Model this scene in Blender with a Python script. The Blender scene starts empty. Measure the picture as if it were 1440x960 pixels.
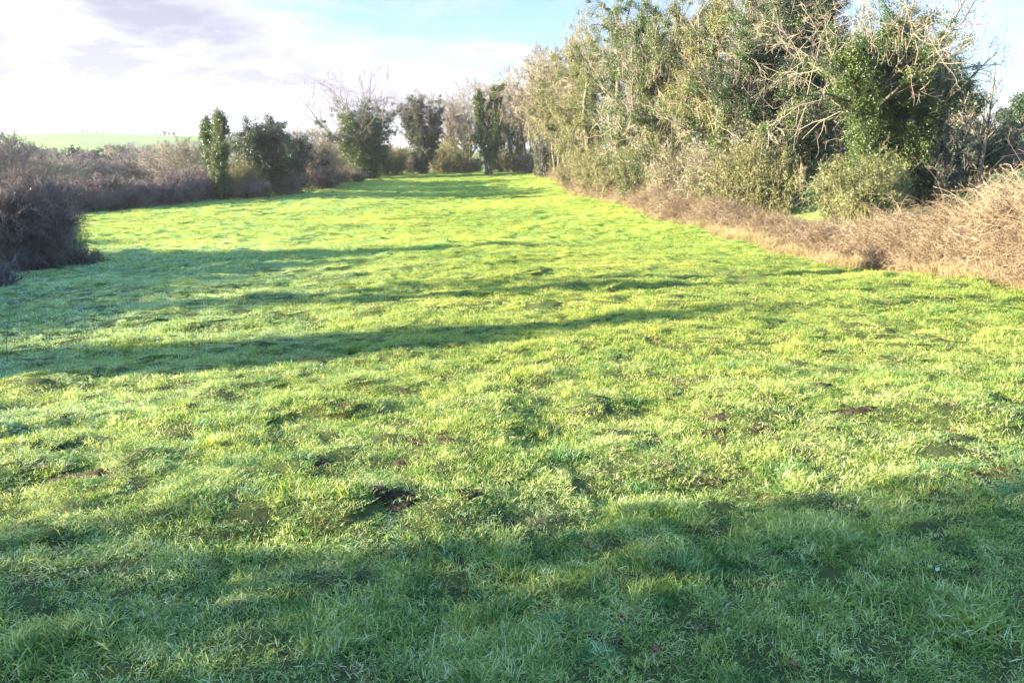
import bpy, math, numpy as np
from math import radians, sin, cos, tan, pi

S = bpy.context.scene
COL = S.collection
# ------------------------------------------------------------------ camera
F = 1048.0                      # focal length in pixels of the 1440 px wide photograph
PITCH = radians(14.2)
ZC = 2.1
cp, sp = cos(PITCH), sin(PITCH)
cam_d = bpy.data.cameras.new('camera')
cam_d.sensor_width = 36.0
cam_d.lens = 36.0 * F / 1440.0
cam_d.clip_start = 0.05
cam_d.clip_end = 9000
cam = bpy.data.objects.new('camera', cam_d)
COL.objects.link(cam)
cam.location = (0, 0, ZC)
cam.rotation_euler = (pi / 2 - PITCH, 0, 0)
S.camera = cam

# ------------------------------------------------------------------ light
SUN_EL = radians(14.0)
BEHIND = radians(9)            # the sun stands to the left and a little behind the camera
SUN_STRENGTH = 5.0
SKY_STRENGTH = 0.05
EXPOSURE = 3.1
to_sun_h = np.array([-cos(BEHIND), -sin(BEHIND)])
sd = bpy.data.lights.new('sun', 'SUN')
sd.energy = SUN_STRENGTH
sd.angle = radians(0.6)
sd.color = (1.0, 0.88, 0.68)
sun = bpy.data.objects.new('sun', sd)
COL.objects.link(sun)
# lamp points along its local -Z; local +Z has to point at the sun
az = math.atan2(to_sun_h[1], to_sun_h[0])
sun.rotation_euler = (pi / 2 - SUN_EL, 0, az + pi / 2)
sun.location = (-40, -10, 30)

S.view_settings.view_transform = 'Standard'
S.view_settings.look = 'None'
S.view_settings.exposure = EXPOSURE
S.view_settings.gamma = 1.0
S.view_settings.use_curve_mapping = False
S.render.engine = 'CYCLES'
S.cycles.max_bounces = 6
S.cycles.diffuse_bounces = 3
S.cycles.transmission_bounces = 3
S.cycles.transparent_max_bounces = 8
S.cycles.volume_bounces = 0
S.cycles.use_denoising = True
S.cycles.use_adaptive_sampling = False
S.cycles.denoising_prefilter = 'ACCURATE'
S.cycles.caustics_reflective = False
S.cycles.caustics_refractive = False

W = bpy.data.worlds.new('World')
S.world = W
W.use_nodes = True
wt = W.node_tree
for n in list(wt.nodes):
    wt.nodes.remove(n)

class NT:
    """small helper for node trees"""
    def __init__(s, nt): s.t = nt
    def n(s, kind, **kw):
        nd = s.t.nodes.new(kind)
        for k, v in kw.items(): setattr(nd, k, v)
        return nd
    def put(s, sock, v):
        if isinstance(v, bpy.types.NodeSocket): s.t.links.new(v, sock)
        elif v is not None:
            if sock.type == 'RGBA' and len(v) == 3: v = (*v, 1)
            sock.default_value = v
    def math(s, op, a, b=0.0, clamp=False):
        nd = s.n('ShaderNodeMath', operation=op, use_clamp=clamp)
        s.put(nd.inputs[0], a); s.put(nd.inputs[1], b)
        return nd.outputs[0]
    def mr(s, v, a, b, c=0.0, d=1.0, smooth=True):
        nd = s.n('ShaderNodeMapRange')
        nd.interpolation_type = 'SMOOTHSTEP' if smooth else 'LINEAR'
        s.put(nd.inputs[0], v)
        for i, q in enumerate((a, b, c, d)): s.put(nd.inputs[i + 1], q)
        return nd.outputs[0]
    def mix(s, f, a, b, mode='MIX'):
        nd = s.n('ShaderNodeMix', data_type='RGBA', blend_type=mode)
        s.put(nd.inputs[0], f); s.put(nd.inputs[6], a); s.put(nd.inputs[7], b)
        return nd.outputs[2]
    def noise(s, vec, scale, detail=3.0, rough=0.55, dist=0.0):
        nd = s.n('ShaderNodeTexNoise')
        s.put(nd.inputs['Vector'], vec)
        nd.inputs['Scale'].default_value = scale
        nd.inputs['Detail'].default_value = detail
        nd.inputs['Roughness'].default_value = rough
        nd.inputs['Distortion'].default_value = dist
        return nd.outputs['Fac']

w = NT(wt)
sky = w.n('ShaderNodeTexSky', sky_type='NISHITA')
sky.sun_disc = False
sky.sun_elevation = SUN_EL
sky.sun_rotation = pi / 2 - az        # measured clockwise from +Y
sky.altitude = 50
sky.air_density = 1.0
sky.dust_density = 1.2
sky.ozone_density = 1.5
tc = w.n('ShaderNodeTexCoord')
sep = w.n('ShaderNodeSeparateXYZ')
wt.links.new(tc.outputs['Generated'], sep.inputs[0])
dx, dy, dz = sep.outputs
cmb = w.n('ShaderNodeCombineXYZ')
w.put(cmb.inputs[0], w.math('MULTIPLY', dx, 1.0)); w.put(cmb.inputs[1], w.math('MULTIPLY', dy, 1.0)); w.put(cmb.inputs[2], w.math('MULTIPLY', dz, 3.4))
n1 = w.noise(cmb.outputs[0], 3.4, 10, 0.60, 0.35)
n2 = w.noise(cmb.outputs[0], 7.5, 9, 0.62, 0.4)
# a great bank of cloud to the left, towards the sun; the sky clears upwards and to the right
edge = w.math('ADD', w.math('MULTIPLY', dx, -0.26), 0.085)
cov = w.math('ADD', w.math('SUBTRACT', edge, dz), w.math('MULTIPLY', w.math('SUBTRACT', n1, 0.5), 0.24))
cmask = w.mr(cov, -0.025, 0.02)
veil = w.math('MULTIPLY', w.mr(n2, 0.38, 0.68), 0.55)          # thin high cloud
veil = w.math('MAXIMUM', veil, w.mr(dz, 0.0, 0.08, 0.7, 0.0))
cmask = w.math('MAXIMUM', cmask, veil)
grey = w.math('MULTIPLY', w.mr(dz, 0.075, 0.115), w.mr(n1, 0.36, 0.52))
grey = w.math('MULTIPLY', grey, w.mr(cov, 0.0, 0.05))
puff = w.math('MULTIPLY', w.mr(n2, 0.49, 0.57), w.mr(dz, 0.03, 0.05, 0.0, 0.75))
thick = w.math('MAXIMUM', grey, w.math('MULTIPLY', puff, w.mr(cov, 0.0, 0.05)))
ccol = w.mix(thick, (2.22, 2.22, 2.28), (1.34, 1.33, 1.50))
skyc = w.mix(1.0, sky.outputs[0], (.60, .68, .78), 'MULTIPLY')
final = w.mix(cmask, skyc, ccol)
# unseen upper sky brightened and tinted blue, added as fill for the shade
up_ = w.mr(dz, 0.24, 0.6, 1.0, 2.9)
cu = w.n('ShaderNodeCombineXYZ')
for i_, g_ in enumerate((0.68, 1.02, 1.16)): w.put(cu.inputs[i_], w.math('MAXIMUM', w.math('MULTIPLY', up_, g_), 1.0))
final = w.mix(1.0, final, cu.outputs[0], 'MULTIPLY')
bg = w.n('ShaderNodeBackground')
bg.inputs['Strength'].default_value = SKY_STRENGTH
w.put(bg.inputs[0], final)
wo = w.n('ShaderNodeOutputWorld')
wt.links.new(bg.outputs[0], wo.inputs[0])

# ------------------------------------------------------------------ noise and terrain
_rng = np.random.default_rng(11)
_TAB = _rng.random((256, 256))

def vn(x, y, s, seed=0):
    x = np.asarray(x, float) / s + seed * 17.31
    y = np.asarray(y, float) / s + seed * 9.77
    xi = np.floor(x).astype(np.int64); yi = np.floor(y).astype(np.int64)
    fx = x - xi; fy = y - yi
    fx = fx * fx * (3 - 2 * fx); fy = fy * fy * (3 - 2 * fy)
    g = lambda a, b: _TAB[a & 255, b & 255]
    return ((g(xi, yi) * (1 - fx) + g(xi + 1, yi) * fx) * (1 - fy) +
            (g(xi, yi + 1) * (1 - fx) + g(xi + 1, yi + 1) * fx) * fy) * 2 - 1

def sst(a, b, v):
    t = np.clip((v - a) / (b - a), 0, 1)
    return t * t * (3 - 2 * t)

def ray_pt(px, row, D):
    d = np.array([0, cp, -sp]) + (px - 720) / F * np.array([1, 0, 0]) + (480 - row) / F * np.array([0, sp, cp])
    return np.array([0, 0, ZC]) + d * (D / d[1])

_ctl = [(0, 960, 2.6), (720, 960, 2.6), (1440, 960, 2.6),
        (0, 700, 4.7), (720, 700, 4.5), (1440, 700, 4.4),
        (0, 560, 8.2), (720, 560, 7.3), (1440, 560, 7.0),
        (0, 480, 12.8), (350, 480, 11.8), (720, 480, 10.9), (1100, 480, 10.3), (1440, 470, 10.4),
        (0, 410, 22), (350, 400, 21.5), (720, 400, 19), (1100, 400, 18), (1440, 412, 15.2),
        (60, 385, 27), (300, 350, 33), (720, 350, 30.5), (1200, 380, 22),
        (110, 302, 58), (300, 310, 50), (720, 300, 54), (1000, 330, 35), (880, 290, 54),
        (300, 277, 74), (430, 264, 88), (720, 270, 84), (500, 251, 105), (780, 256, 88),
        (650, 243, 119), (740, 243, 114), (560, 246, 116), (1130, 285, 48), (1060, 300, 44),
        (1400, 235, 58), (1440, 255, 40), (1300, 290, 34), (1000, 262, 70), (1440, 222, 90), (1200, 240, 85)]
_pts = [ray_pt(*c) for c in _ctl]
_pts += [np.array(p, float) for p in [
    (-60, 40, -4.6), (-40, 15, -3.2), (-25, 5, -1.6), (-12, 0, -0.6), (-25, -15, -0.6), (0, -10, 0.3), (15, -5, 0.3),
    (20, 8, -0.6), (-60, -30, -2), (40, -30, 1), (60, 20, 0.5), (-90, 90, -5.0), (-70, 150, -5.5), (-130, 40, -6),
    (0, 165, -3.5), (-30, 230, -5.5), (60, 180, -1.5), (130, 150, 0.5), (160, 60, 2), (-200, 200, -7), (-150, -80, -4),
    (100, -100, 3), (0, -120, 1), (100, 270, -1), (-100, 300, -6), (300, 100, 4), (-300, 50, -7)]]
_pts = np.array(_pts)

def _tps(r2):
    return np.where(r2 > 1e-9, r2 * np.log(np.maximum(r2, 1e-9)) * 0.5, 0)
_n = len(_pts)
_K = _tps(((_pts[:, None, :2] - _pts[None, :, :2]) ** 2).sum(-1)) + np.eye(_n) * 2.0
_Q = np.c_[np.ones(_n), _pts[:, :2]]
_A = np.block([[_K, _Q], [_Q.T, np.zeros((3, 3))]])
_c = np.linalg.solve(_A, np.r_[_pts[:, 2], 0, 0, 0])

def base_h(x, y):
    x = np.asarray(x, float); y = np.asarray(y, float)
    sh = x.shape; x = x.ravel(); y = y.ravel()
    out = np.empty(len(x))
    for i in range(0, len(x), 60000):
        a = x[i:i + 60000]; b = y[i:i + 60000]
        r2 = (a[:, None] - _pts[None, :, 0]) ** 2 + (b[:, None] - _pts[None, :, 1]) ** 2
        out[i:i + 60000] = _tps(r2) @ _c[:_n] + _c[_n] + _c[_n + 1] * a + _c[_n + 2] * b
    r = np.hypot(x, y)
    far = -4.5 + 1.5 * vn(x, y, 160, 5) + 0.8 * vn(x, y, 60, 6)
    far += 24.5 * np.exp(-(((x + 430) / 330) ** 2 + ((y - 760) / 260) ** 2))
    far += 27 * np.exp(-(((x - 330) / 190) ** 2 + ((y - 330) / 130) ** 2))
    far += 14 * np.exp(-(((x - 150) / 500) ** 2 + ((y - 1500) / 400) ** 2))
    wgt = sst(150, 290, r)
    return (out * (1 - wgt) + far * wgt).reshape(sh)

def lumps(x, y):
    r = np.hypot(x, y)
    k = (1 - sst(60, 160, r) * 0.5) * (1 + .35 * sst(9, 22, r))
    v = 0.050 * vn(x, y, 1.5, 1) + 0.055 * vn(x, y, 0.62, 2) + 0.040 * vn(x, y, 0.27, 3) + 0.10 * vn(x, y, 5.5, 4)
    v += 0.05 * np.maximum(vn(x, y, 0.95, 7) - 0.35, 0) * 2
    return v * k

HOLES = []
def H(x, y):
    x = np.asarray(x, float); y = np.asarray(y, float)
    z = base_h(x, y) + lumps(x, y)
    for hx, hy, hr, hd in HOLES:
        q = ((x - hx) ** 2 + (y - hy) ** 2) / hr ** 2
        z = z - hd * np.exp(-q)
    return z

def gxy(px, D):
    """ground point seen in photo column px at distance D"""
    z = 0.0; x = 0.0
    for _ in range(3):
        dep = D * cp - (z - ZC) * sp
        x = (px - 720) / F * dep
        z = float(H(np.array([x]), np.array([float(D)]))[0])
    return x, float(D), z

def pixel_ground(px, row):
    lo = None
    for D in np.geomspace(1.5, 160, 500):
        p = ray_pt(px, row, D)
        if p[2] < float(base_h(np.array([p[0]]), np.array([p[1]]))[0]): return p[0], p[1]
    return p[0], p[1]

# ------------------------------------------------------------------ objects and materials
def tag(o, label=None, cat=None, group=None, kind=None):
    if label: o['label'] = label
    if cat: o['category'] = cat
    if group: o['group'] = group
    if kind: o['kind'] = kind
    return o

def empty(name, loc, **kw):
    o = bpy.data.objects.new(name, None)
    COL.objects.link(o); o.location = loc
    o.empty_display_size = 0.3
    return tag(o, **kw)

def mesh_from(name, verts, quads, mat, smooth=True):
    me = bpy.data.meshes.new(name)
    nv, nq = len(verts), len(quads)
    me.vertices.add(nv); me.vertices.foreach_set('co', np.ascontiguousarray(verts, np.float32).ravel())
    me.loops.add(nq * 4); me.loops.foreach_set('vertex_index', np.ascontiguousarray(quads, np.int32).ravel())
    me.polygons.add(nq)
    me.polygons.foreach_set('loop_start', np.arange(0, nq * 4, 4, dtype=np.int32))
    me.polygons.foreach_set('loop_total', np.full(nq, 4, np.int32))
    me.update(calc_edges=True)
    me.polygons.foreach_set('use_smooth', np.full(nq, smooth))
    me.materials.append(mat)
    return me

def obj(name, me, parent=None, loc=None):
    o = bpy.data.objects.new(name, me)
    COL.objects.link(o)
    if parent is not None: o.parent = parent
    if loc is not None: o.location = loc
    return o

class Acc:
    def __init__(s): s.v = []; s.q = []; s.n = 0
    def add(s, v, q):
        if len(v) == 0: return
        s.v.append(v); s.q.append(q + s.n); s.n += len(v)
    def mesh(s, name, mat, origin=(0, 0, 0), smooth=True):
        return mesh_from(name, np.concatenate(s.v) - np.array(origin), np.concatenate(s.q), mat, smooth)

def norm(v): return v / np.maximum(np.linalg.norm(v, axis=-1, keepdims=True), 1e-9)

def tubes(pts, rad, sides=3):
    n, K, _ = pts.shape
    T = norm(pts[:, -1] - pts[:, 0])
    ref = np.where(np.abs(T[:, 2:3]) > 0.8, np.array([[1.0, 0, 0]]), np.array([[0, 0, 1.0]]))
    A = norm(np.cross(T, ref)); B = np.cross(T, A)
    a = np.arange(sides) * 2 * pi / sides
    off = A[:, None, :] * np.cos(a)[None, :, None] + B[:, None, :] * np.sin(a)[None, :, None]
    v = pts[:, :, None, :] + off[:, None] * rad[:, :, None, None]
    idx = np.arange(n * K * sides).reshape(n, K, sides)
    nx = np.roll(idx, -1, axis=2)
    q = np.stack([idx[:, :-1], nx[:, :-1], nx[:, 1:], idx[:, 1:]], -1)
    return v.reshape(-1, 3), q.reshape(-1, 4)

def grow(rng, P, D, L, R, K, up=0.05, wig=0.12, tip=0.25):
    n = len(P)
    pts = np.empty((n, K, 3)); pts[:, 0] = P
    d = norm(D)
    st = (L / (K - 1))[:, None]
    for k in range(1, K):
        d = norm(d + rng.normal(0, wig, (n, 3)) + np.array([0, 0, up]))
        pts[:, k] = pts[:, k - 1] + d * st
    t = np.linspace(0, 1, K)
    return pts, R[:, None] * (1 - (1 - tip) * t[None])

def spawn(rng, pts, rad, L, m, t0, t1, a0, a1, lr, rr, fall=0.5):
    n, K, _ = pts.shape
    t = (t0 + (t1 - t0) * (np.arange(m)[None] + rng.random((n, m))) / m).ravel()
    i = np.repeat(np.arange(n), m)
    f = t * (K - 1); k = np.minimum(f.astype(int), K - 2); f = (f - k)[:, None]
    p = pts[i, k] * (1 - f) + pts[i, k + 1] * f
    T = norm(pts[i, k + 1] - pts[i, k])
    N = norm(np.cross(T, norm(rng.normal(size=(len(i), 3)))))
    a = (a0 + (a1 - a0) * rng.random(len(i)))[:, None]
    d = np.cos(a) * T + np.sin(a) * N
    Lc = L[i] * lr * (1 - fall * t) * (0.6 + 0.8 * rng.random(len(i)))
    Rc = (rad[i, k] * (1 - f[:, 0]) + rad[i, k + 1] * f[:, 0]) * rr
    return p, d, Lc, Rc

def leaves(rng, c, out, size, flat=0.55, asp=0.8):
    """one leaf quad (a kite, folded a little) per centre"""
    n = len(c)
    nr = norm(norm(out) * flat + rng.normal(0, 0.6, (n, 3)))
    u = norm(np.cross(nr, rng.normal(size=(n, 3)))); v = np.cross(nr, u)
    s = size * (0.6 + 0.8 * rng.random(n))[:, None]
    q = np.stack([c - u * s * 0.5, c - v * s * 0.42 * asp - nr * s * 0.12, c + u * s * 0.6,
                  c + v * s * 0.42 * asp - nr * s * 0.12], 1)
    return q.reshape(-1, 3), np.arange(n * 4).reshape(-1, 4)

def clumps(rng, centres, outs, per, sig, size, acc, flat=0.6):
    n = len(centres)
    k = np.maximum(rng.poisson(per, n), 1)
    i = np.repeat(np.arange(n), k)
    s = (sig * (0.5 + rng.random(n)))[i][:, None]
    off = norm(rng.normal(size=(len(i), 3))) * (rng.random((len(i), 1)) ** 0.45) * s * 1.5
    off[:, 2] *= 0.85
    acc.add(*leaves(rng, centres[i] + off, off * 2 / s + norm(outs[i]) * 0.6 + np.array([0, 0, .3]), size, flat))

def simple_mat(name, cols, rough=0.6, trans=0.0, nscale=0.6, island=0.5, spec=0.3, bump=0.0, bscale=30, frost=None):
    """base colour from a broad noise over position plus a per-piece random value; frost = (amount, colour)"""
    m = bpy.data.materials.new(name); m.use_nodes = True
    t = m.node_tree; t.nodes.clear(); g = NT(t)
    geo = g.n('ShaderNodeNewGeometry')
    nz = g.noise(geo.outputs['Position'], nscale, 4, 0.6)
    f = g.mr(nz, 0.3, 0.7, 0, 1)
    if island > 0:
        f = g.math('ADD', g.math('MULTIPLY', f, 1 - island), g.math('MULTIPLY', geo.outputs['Random Per Island'], island), True)
    cr = g.n('ShaderNodeValToRGB')
    e = cr.color_ramp.elements
    for k in range(len(cols)):
        if k >= 2: e.new(0.5)
    for k, c in enumerate(cols):
        e[k].position = k / (len(cols) - 1); e[k].color = (*c, 1)
    t.links.new(f, cr.inputs[0])
    col = cr.outputs[0]
    if frost:
        nf = g.noise(geo.outputs['Position'], frost[2] if len(frost) > 2 else 1.3, 3, 0.6)
        fm = g.math('MULTIPLY', g.mr(nf, 0.42, 0.68), frost[0])
        col = g.mix(fm, col, frost[1])
    b = g.n('ShaderNodeBsdfPrincipled')
    g.put(b.inputs['Base Color'], col)
    b.inputs['Roughness'].default_value = rough
    b.inputs['Specular IOR Level'].default_value = spec
    if bump:
        bp = g.n('ShaderNodeBump'); bp.inputs['Strength'].default_value = bump; bp.inputs['Distance'].default_value = 0.03
        g.put(bp.inputs['Height'], g.noise(geo.outputs['Position'], bscale, 5, 0.65))
        t.links.new(bp.outputs[0], b.inputs['Normal'])
    sh = b.outputs[0]
    if trans > 0:
        tr = g.n('ShaderNodeBsdfTranslucent')
        g.put(tr.inputs[0], g.mix(1.0, col, (1.25, 1.15, 0.5), 'MULTIPLY'))
        ms = g.n('ShaderNodeMixShader'); ms.inputs[0].default_value = trans
        t.links.new(sh, ms.inputs[1]); t.links.new(tr.outputs[0], ms.inputs[2]); sh = ms.outputs[0]
    o = g.n('ShaderNodeOutputMaterial'); t.links.new(sh, o.inputs[0])
    return m

M = {}
M['ivy'] = simple_mat('ivy_leaf', [(.020, .045, .010), (.055, .095, .020), (.13, .16, .035)], 0.38, 0.25, 0.9, 0.5, 0.5)
M['ivy_olive'] = simple_mat('olive_ivy_leaf', [(.03, .05, .012), (.11, .13, .036), (.27, .25, .085)], 0.45, 0.25, 0.7, 0.5, 0.4)
M['ivy_dark'] = simple_mat('dark_evergreen_leaf', [(.010, .024, .010), (.022, .046, .016), (.055, .085, .025)], 0.4, 0.15, 0.8, 0.5, 0.4)
M['ivy_grey'] = simple_mat('grey_green_leaf', [(.04, .055, .035), (.07, .085, .05), (.12, .13, .07)], 0.5, 0.2, 0.8, 0.5, 0.3)
M['bark'] = simple_mat('bark', [(.07, .058, .042), (.13, .11, .08), (.20, .18, .13)], 0.85, 0, 2.5, 0.0, 0.15, 0.6, 12)
M['twig'] = simple_mat('pale_twig', [(.14, .11, .085), (.24, .20, .15), (.34, .29, .21)], 0.8, 0, 0.5, 0.45, 0.15)
M['twig_olive'] = simple_mat('lichened_twig', [(.09, .085, .04), (.18, .16, .08), (.28, .25, .14)], 0.8, 0, 0.6, 0.45, 0.15)
M['twig_grey'] = simple_mat('grey_purple_twig', [(.09, .07, .075), (.15, .12, .12), (.24, .19, .18)], 0.8, 0, 0.4, 0.45, 0.15)
M['twig_dark'] = simple_mat('dark_thorn_twig', [(.06, .043, .040), (.12, .088, .080), (.27, .21, .17)], 0.8, 0, 0.8, 0.45, 0.15, frost=(0.15, (.45, .45, .5), 1.0))
M['bramble'] = simple_mat('dry_bramble_stem', [(.07, .048, .032), (.165, .118, .075), (.35, .28, .185)], 0.75, 0, 0.45, 0.5, 0.2)
M['bramble_leaf'] = simple_mat('withered_bramble_leaf', [(.08, .05, .025), (.17, .11, .05), (.09, .14, .035)], 0.6, 0.2, 0.9, 0.6, 0.2)
M['straw'] = simple_mat('straw_grass', [(.20, .15, .08), (.33, .26, .14), (.46, .38, .23)], 0.7, 0.25, 0.8, 0.6, 0.2)
M['soil'] = simple_mat('dark_soil', [(.014, .010, .007), (.030, .021, .014), (.060, .042, .028)], 0.9, 0, 7, 0.0, 0.1, 0.8, 40)
M['post'] = simple_mat('weathered_post_wood', [(.06, .05, .045), (.11, .095, .08)], 0.85, 0, 6, 0, 0.1, 0.5, 20)

# grass material: green blades, a share of straw ones, frost in patches (most of it on the low left side of the field)
def grass_mat(name, ground=False, ramp=((.024, .108, .024), (.236, .315, .058), (.610, .560, .160))):
    m = bpy.data.materials.new(name); m.use_nodes = True
    t = m.node_tree; t.nodes.clear(); g = NT(t)
    geo = g.n('ShaderNodeNewGeometry')
    pos = geo.outputs['Position']
    sx = g.n('ShaderNodeSeparateXYZ'); t.links.new(pos, sx.inputs[0])
    X, Y, Z = sx.outputs
    big = g.noise(pos, 0.11, 4, 0.6)
    mid = g.noise(pos, 0.9, 4, 0.6)
    fine = g.noise(pos, 4.5, 3, 0.6)
    rnd = geo.outputs['Random Per Island'] if not ground else g.noise(pos, 22, 3, 0.7)
    f = g.math('ADD', g.math('MULTIPLY', g.mr(fine, 0.3, 0.7), 0.30), g.math('MULTIPLY', rnd, 0.50))
    f = g.math('ADD', f, g.math('MULTIPLY', g.mr(big, 0.35, 0.65), 0.2), True)
    cr = g.n('ShaderNodeValToRGB'); e = cr.color_ramp.elements
    e.new(0.5)
    for k, (p, c) in enumerate([(0.08, ramp[0]), (0.5, ramp[1]), (0.92, ramp[2])]):
        e[k].position = p; e[k].color = (*c, 1)
    if ground: f = g.mr(f, 0.0, 1.0, 0.16, 0.56, False)
    t.links.new(f, cr.inputs[0]); col = cr.outputs[0]
    # straw coloured blades and thatch
    st = g.math('MULTIPLY', g.mr(rnd, 0.80, 0.92), g.mr(fine, 0.35, 0.65, 0.25, 1.0))
    col = g.mix(st, col, (.42, .37, .15))
    # frost
    left = g.mr(g.math('SUBTRACT', g.math('MULTIPLY', X, -1), g.math('MULTIPLY', Y, 0.10)), -3.0, 13.0)
    near = g.mr(Y, 13.0, 3.0, 0.0, 0.42)
    left = g.math('MULTIPLY', left, g.mr(Y, 22, 42, 1.8, 0.35))
    fr = g.math('MAXIMUM', left, near)
    fr = g.math('MULTIPLY', fr, g.mr(g.math('ADD', g.math('MULTIPLY', fine, .6), g.math('MULTIPLY', mid, .4)), 0.36, 0.62))
    if not ground: fr = g.math('MULTIPLY', fr, g.mr(rnd, 0.50, 0.92, 0.02, 1.45))
    fr = g.math('MULTIPLY', fr, 0.60, True)
    col = g.mix(fr, col, (.55, .76, .70) if not ground else (.16, .24, .19))
    if ground:
        dirt = g.mr(g.noise(pos, 1.9, 5, 0.65), 0.60, 0.72)
        dirt = g.math('MULTIPLY', dirt, g.mr(Y, 60, 25))
        col = g.mix(g.math('MULTIPLY', dirt, 0.75), col, (.055, .040, .022))
        # fields far away
        far = g.mr(g.math('ADD', g.math('ABSOLUTE', X), g.math('ABSOLUTE', Y)), 180, 320)
        vo = g.n('ShaderNodeTexVoronoi'); t.links.new(pos, vo.inputs['Vector']); vo.inputs['Scale'].default_value = 0.006
        fc = g.mix(g.mr(g.noise(pos, 0.02, 4, 0.6), 0.35, 0.65), (.085, .135, .03), (.13, .175, .04))
        fc = g.mix(0.35, fc, vo.outputs['Color'], 'OVERLAY')
        col = g.mix(far, col, fc)
        thatch = g.mix(g.noise(pos, 6, 4, .6), (.014, .018, .008), (.065, .080, .022))  # thatch tone, darkened to stand in for contact shadow between the blades
        col = g.mix(g.mr(Y, 40, 12), col, thatch)
    b = g.n('ShaderNodeBsdfPrincipled')
    g.put(b.inputs['Base Color'], col)
    b.inputs['Roughness'].default_value = 0.55 if not ground else 0.9
    b.inputs['Specular IOR Level'].default_value = 0.35 if not ground else 0.1
    sh = b.outputs[0]
    if not ground:
        tr = g.n('ShaderNodeBsdfTranslucent'); g.put(tr.inputs[0], g.mix(1.0, col, (1.4, 1.25, .6), 'MULTIPLY'))
        ms = g.n('ShaderNodeMixShader'); ms.inputs[0].default_value = 0.45
        t.links.new(sh, ms.inputs[1]); t.links.new(tr.outputs[0], ms.inputs[2]); sh = ms.outputs[0]
    else:
        bp = g.n('ShaderNodeBump'); bp.inputs['Strength'].default_value = 0.9; bp.inputs['Distance'].default_value = 0.05
        g.put(bp.inputs['Height'], g.noise(pos, 9, 6, 0.7)); t.links.new(bp.outputs[0], b.inputs['Normal'])
    o = g.n('ShaderNodeOutputMaterial'); t.links.new(sh, o.inputs[0])
    return m
M['grass'] = grass_mat('grass_blades')
M['ground'] = grass_mat('meadow_ground', True)
M['rank'] = grass_mat('rank_grass_blades', ramp=((.018, .070, .018), (.060, .165, .030), (.17, .30, .060)))
M['thatch'] = grass_mat('brown_thatch_blades', ramp=((.10, .075, .035), (.20, .15, .065), (.34, .27, .12)))

# ------------------------------------------------------------------ soil scrapes in the grass (photo position, size in m)
SOIL = [(650, 562, .13), (330, 608, .12), (112, 672, .20), (556, 708, .16), (655, 703, .10), (262, 535, .22), (762, 566, .16),
        (922, 575, .10), (992, 587, .22), (1200, 583, .18), (1428, 573, .20), (1070, 604, .13), (1125, 527, .14),
        (1186, 526, .17), (1000, 560, .12), (1145, 546, .18), (590, 662, .09), (870, 500, .10), (330, 690, .15),
        (1140, 612, .20), (470, 552, .14), (1400, 668, .14), (850, 893, .10)]
_rs = np.random.default_rng(61)
for _ in range(34):
    SOIL.append((90 + 1330 * _rs.random(), 485 + 190 * _rs.random() ** 1.2, .05 + .09 * _rs.random()))
SOILP = []
for px, row, s in SOIL:
    x, y = pixel_ground(px, row)
    SOILP.append((x, y, s)); HOLES.append((x, y, s * 0.8, s * 0.18))

# ------------------------------------------------------------------ ground sheet
def ground():
    th_in = np.radians(np.linspace(-52, 52, 640))
    th_out = np.radians(np.linspace(52, 308, 150))[1:-1]
    th = np.r_[th_in, th_out]
    r = np.r_[0.05, 0.4, 0.8, np.geomspace(1.1, 150, 760), np.geomspace(153, 3500, 110)]
    R, T = np.meshgrid(r, th, indexing='ij')
    X = R * np.sin(T); Y = R * np.cos(T)
    Z = H(X, Y)
    Z = np.where(R > 2500, Z - (R - 2500) * 0.01, Z)
    nr, nt = X.shape
    v = np.stack([X, Y, Z], -1).reshape(-1, 3)
    idx = np.arange(nr * nt).reshape(nr, nt)
    nx = np.roll(idx, -1, axis=1)
    q = np.stack([idx[:-1], idx[1:], nx[1:], nx[:-1]], -1).reshape(-1, 4)
    # close the middle
    v = np.r_[v, [[0, 0, float(H(np.array([0.]), np.array([0.]))[0])]]]
    c = len(v) - 1
    j = np.arange(0, nt, 1)
    q2 = np.stack([np.full(nt, c), idx[0, j], idx[0, (j + 1) % nt], np.full(nt, c)], -1)
    me = bpy.data.meshes.new('ground')
    nq = len(q)
    me.vertices.add(len(v)); me.vertices.foreach_set('co', v.astype(np.float32).ravel())
    loops = np.r_[q.ravel(), q2[:, :3].ravel()].astype(np.int32)
    me.loops.add(len(loops)); me.loops.foreach_set('vertex_index', loops)
    me.polygons.add(nq + nt)
    me.polygons.foreach_set('loop_start', np.r_[np.arange(nq) * 4, nq * 4 + np.arange(nt) * 3].astype(np.int32))
    me.polygons.foreach_set('loop_total', np.r_[np.full(nq, 4), np.full(nt, 3)].astype(np.int32))
    me.update(calc_edges=True)
    me.polygons.foreach_set('use_smooth', np.ones(nq + nt, bool))
    me.materials.append(M['ground'])
    return tag(obj('ground', me), kind='structure')
ground()

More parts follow.
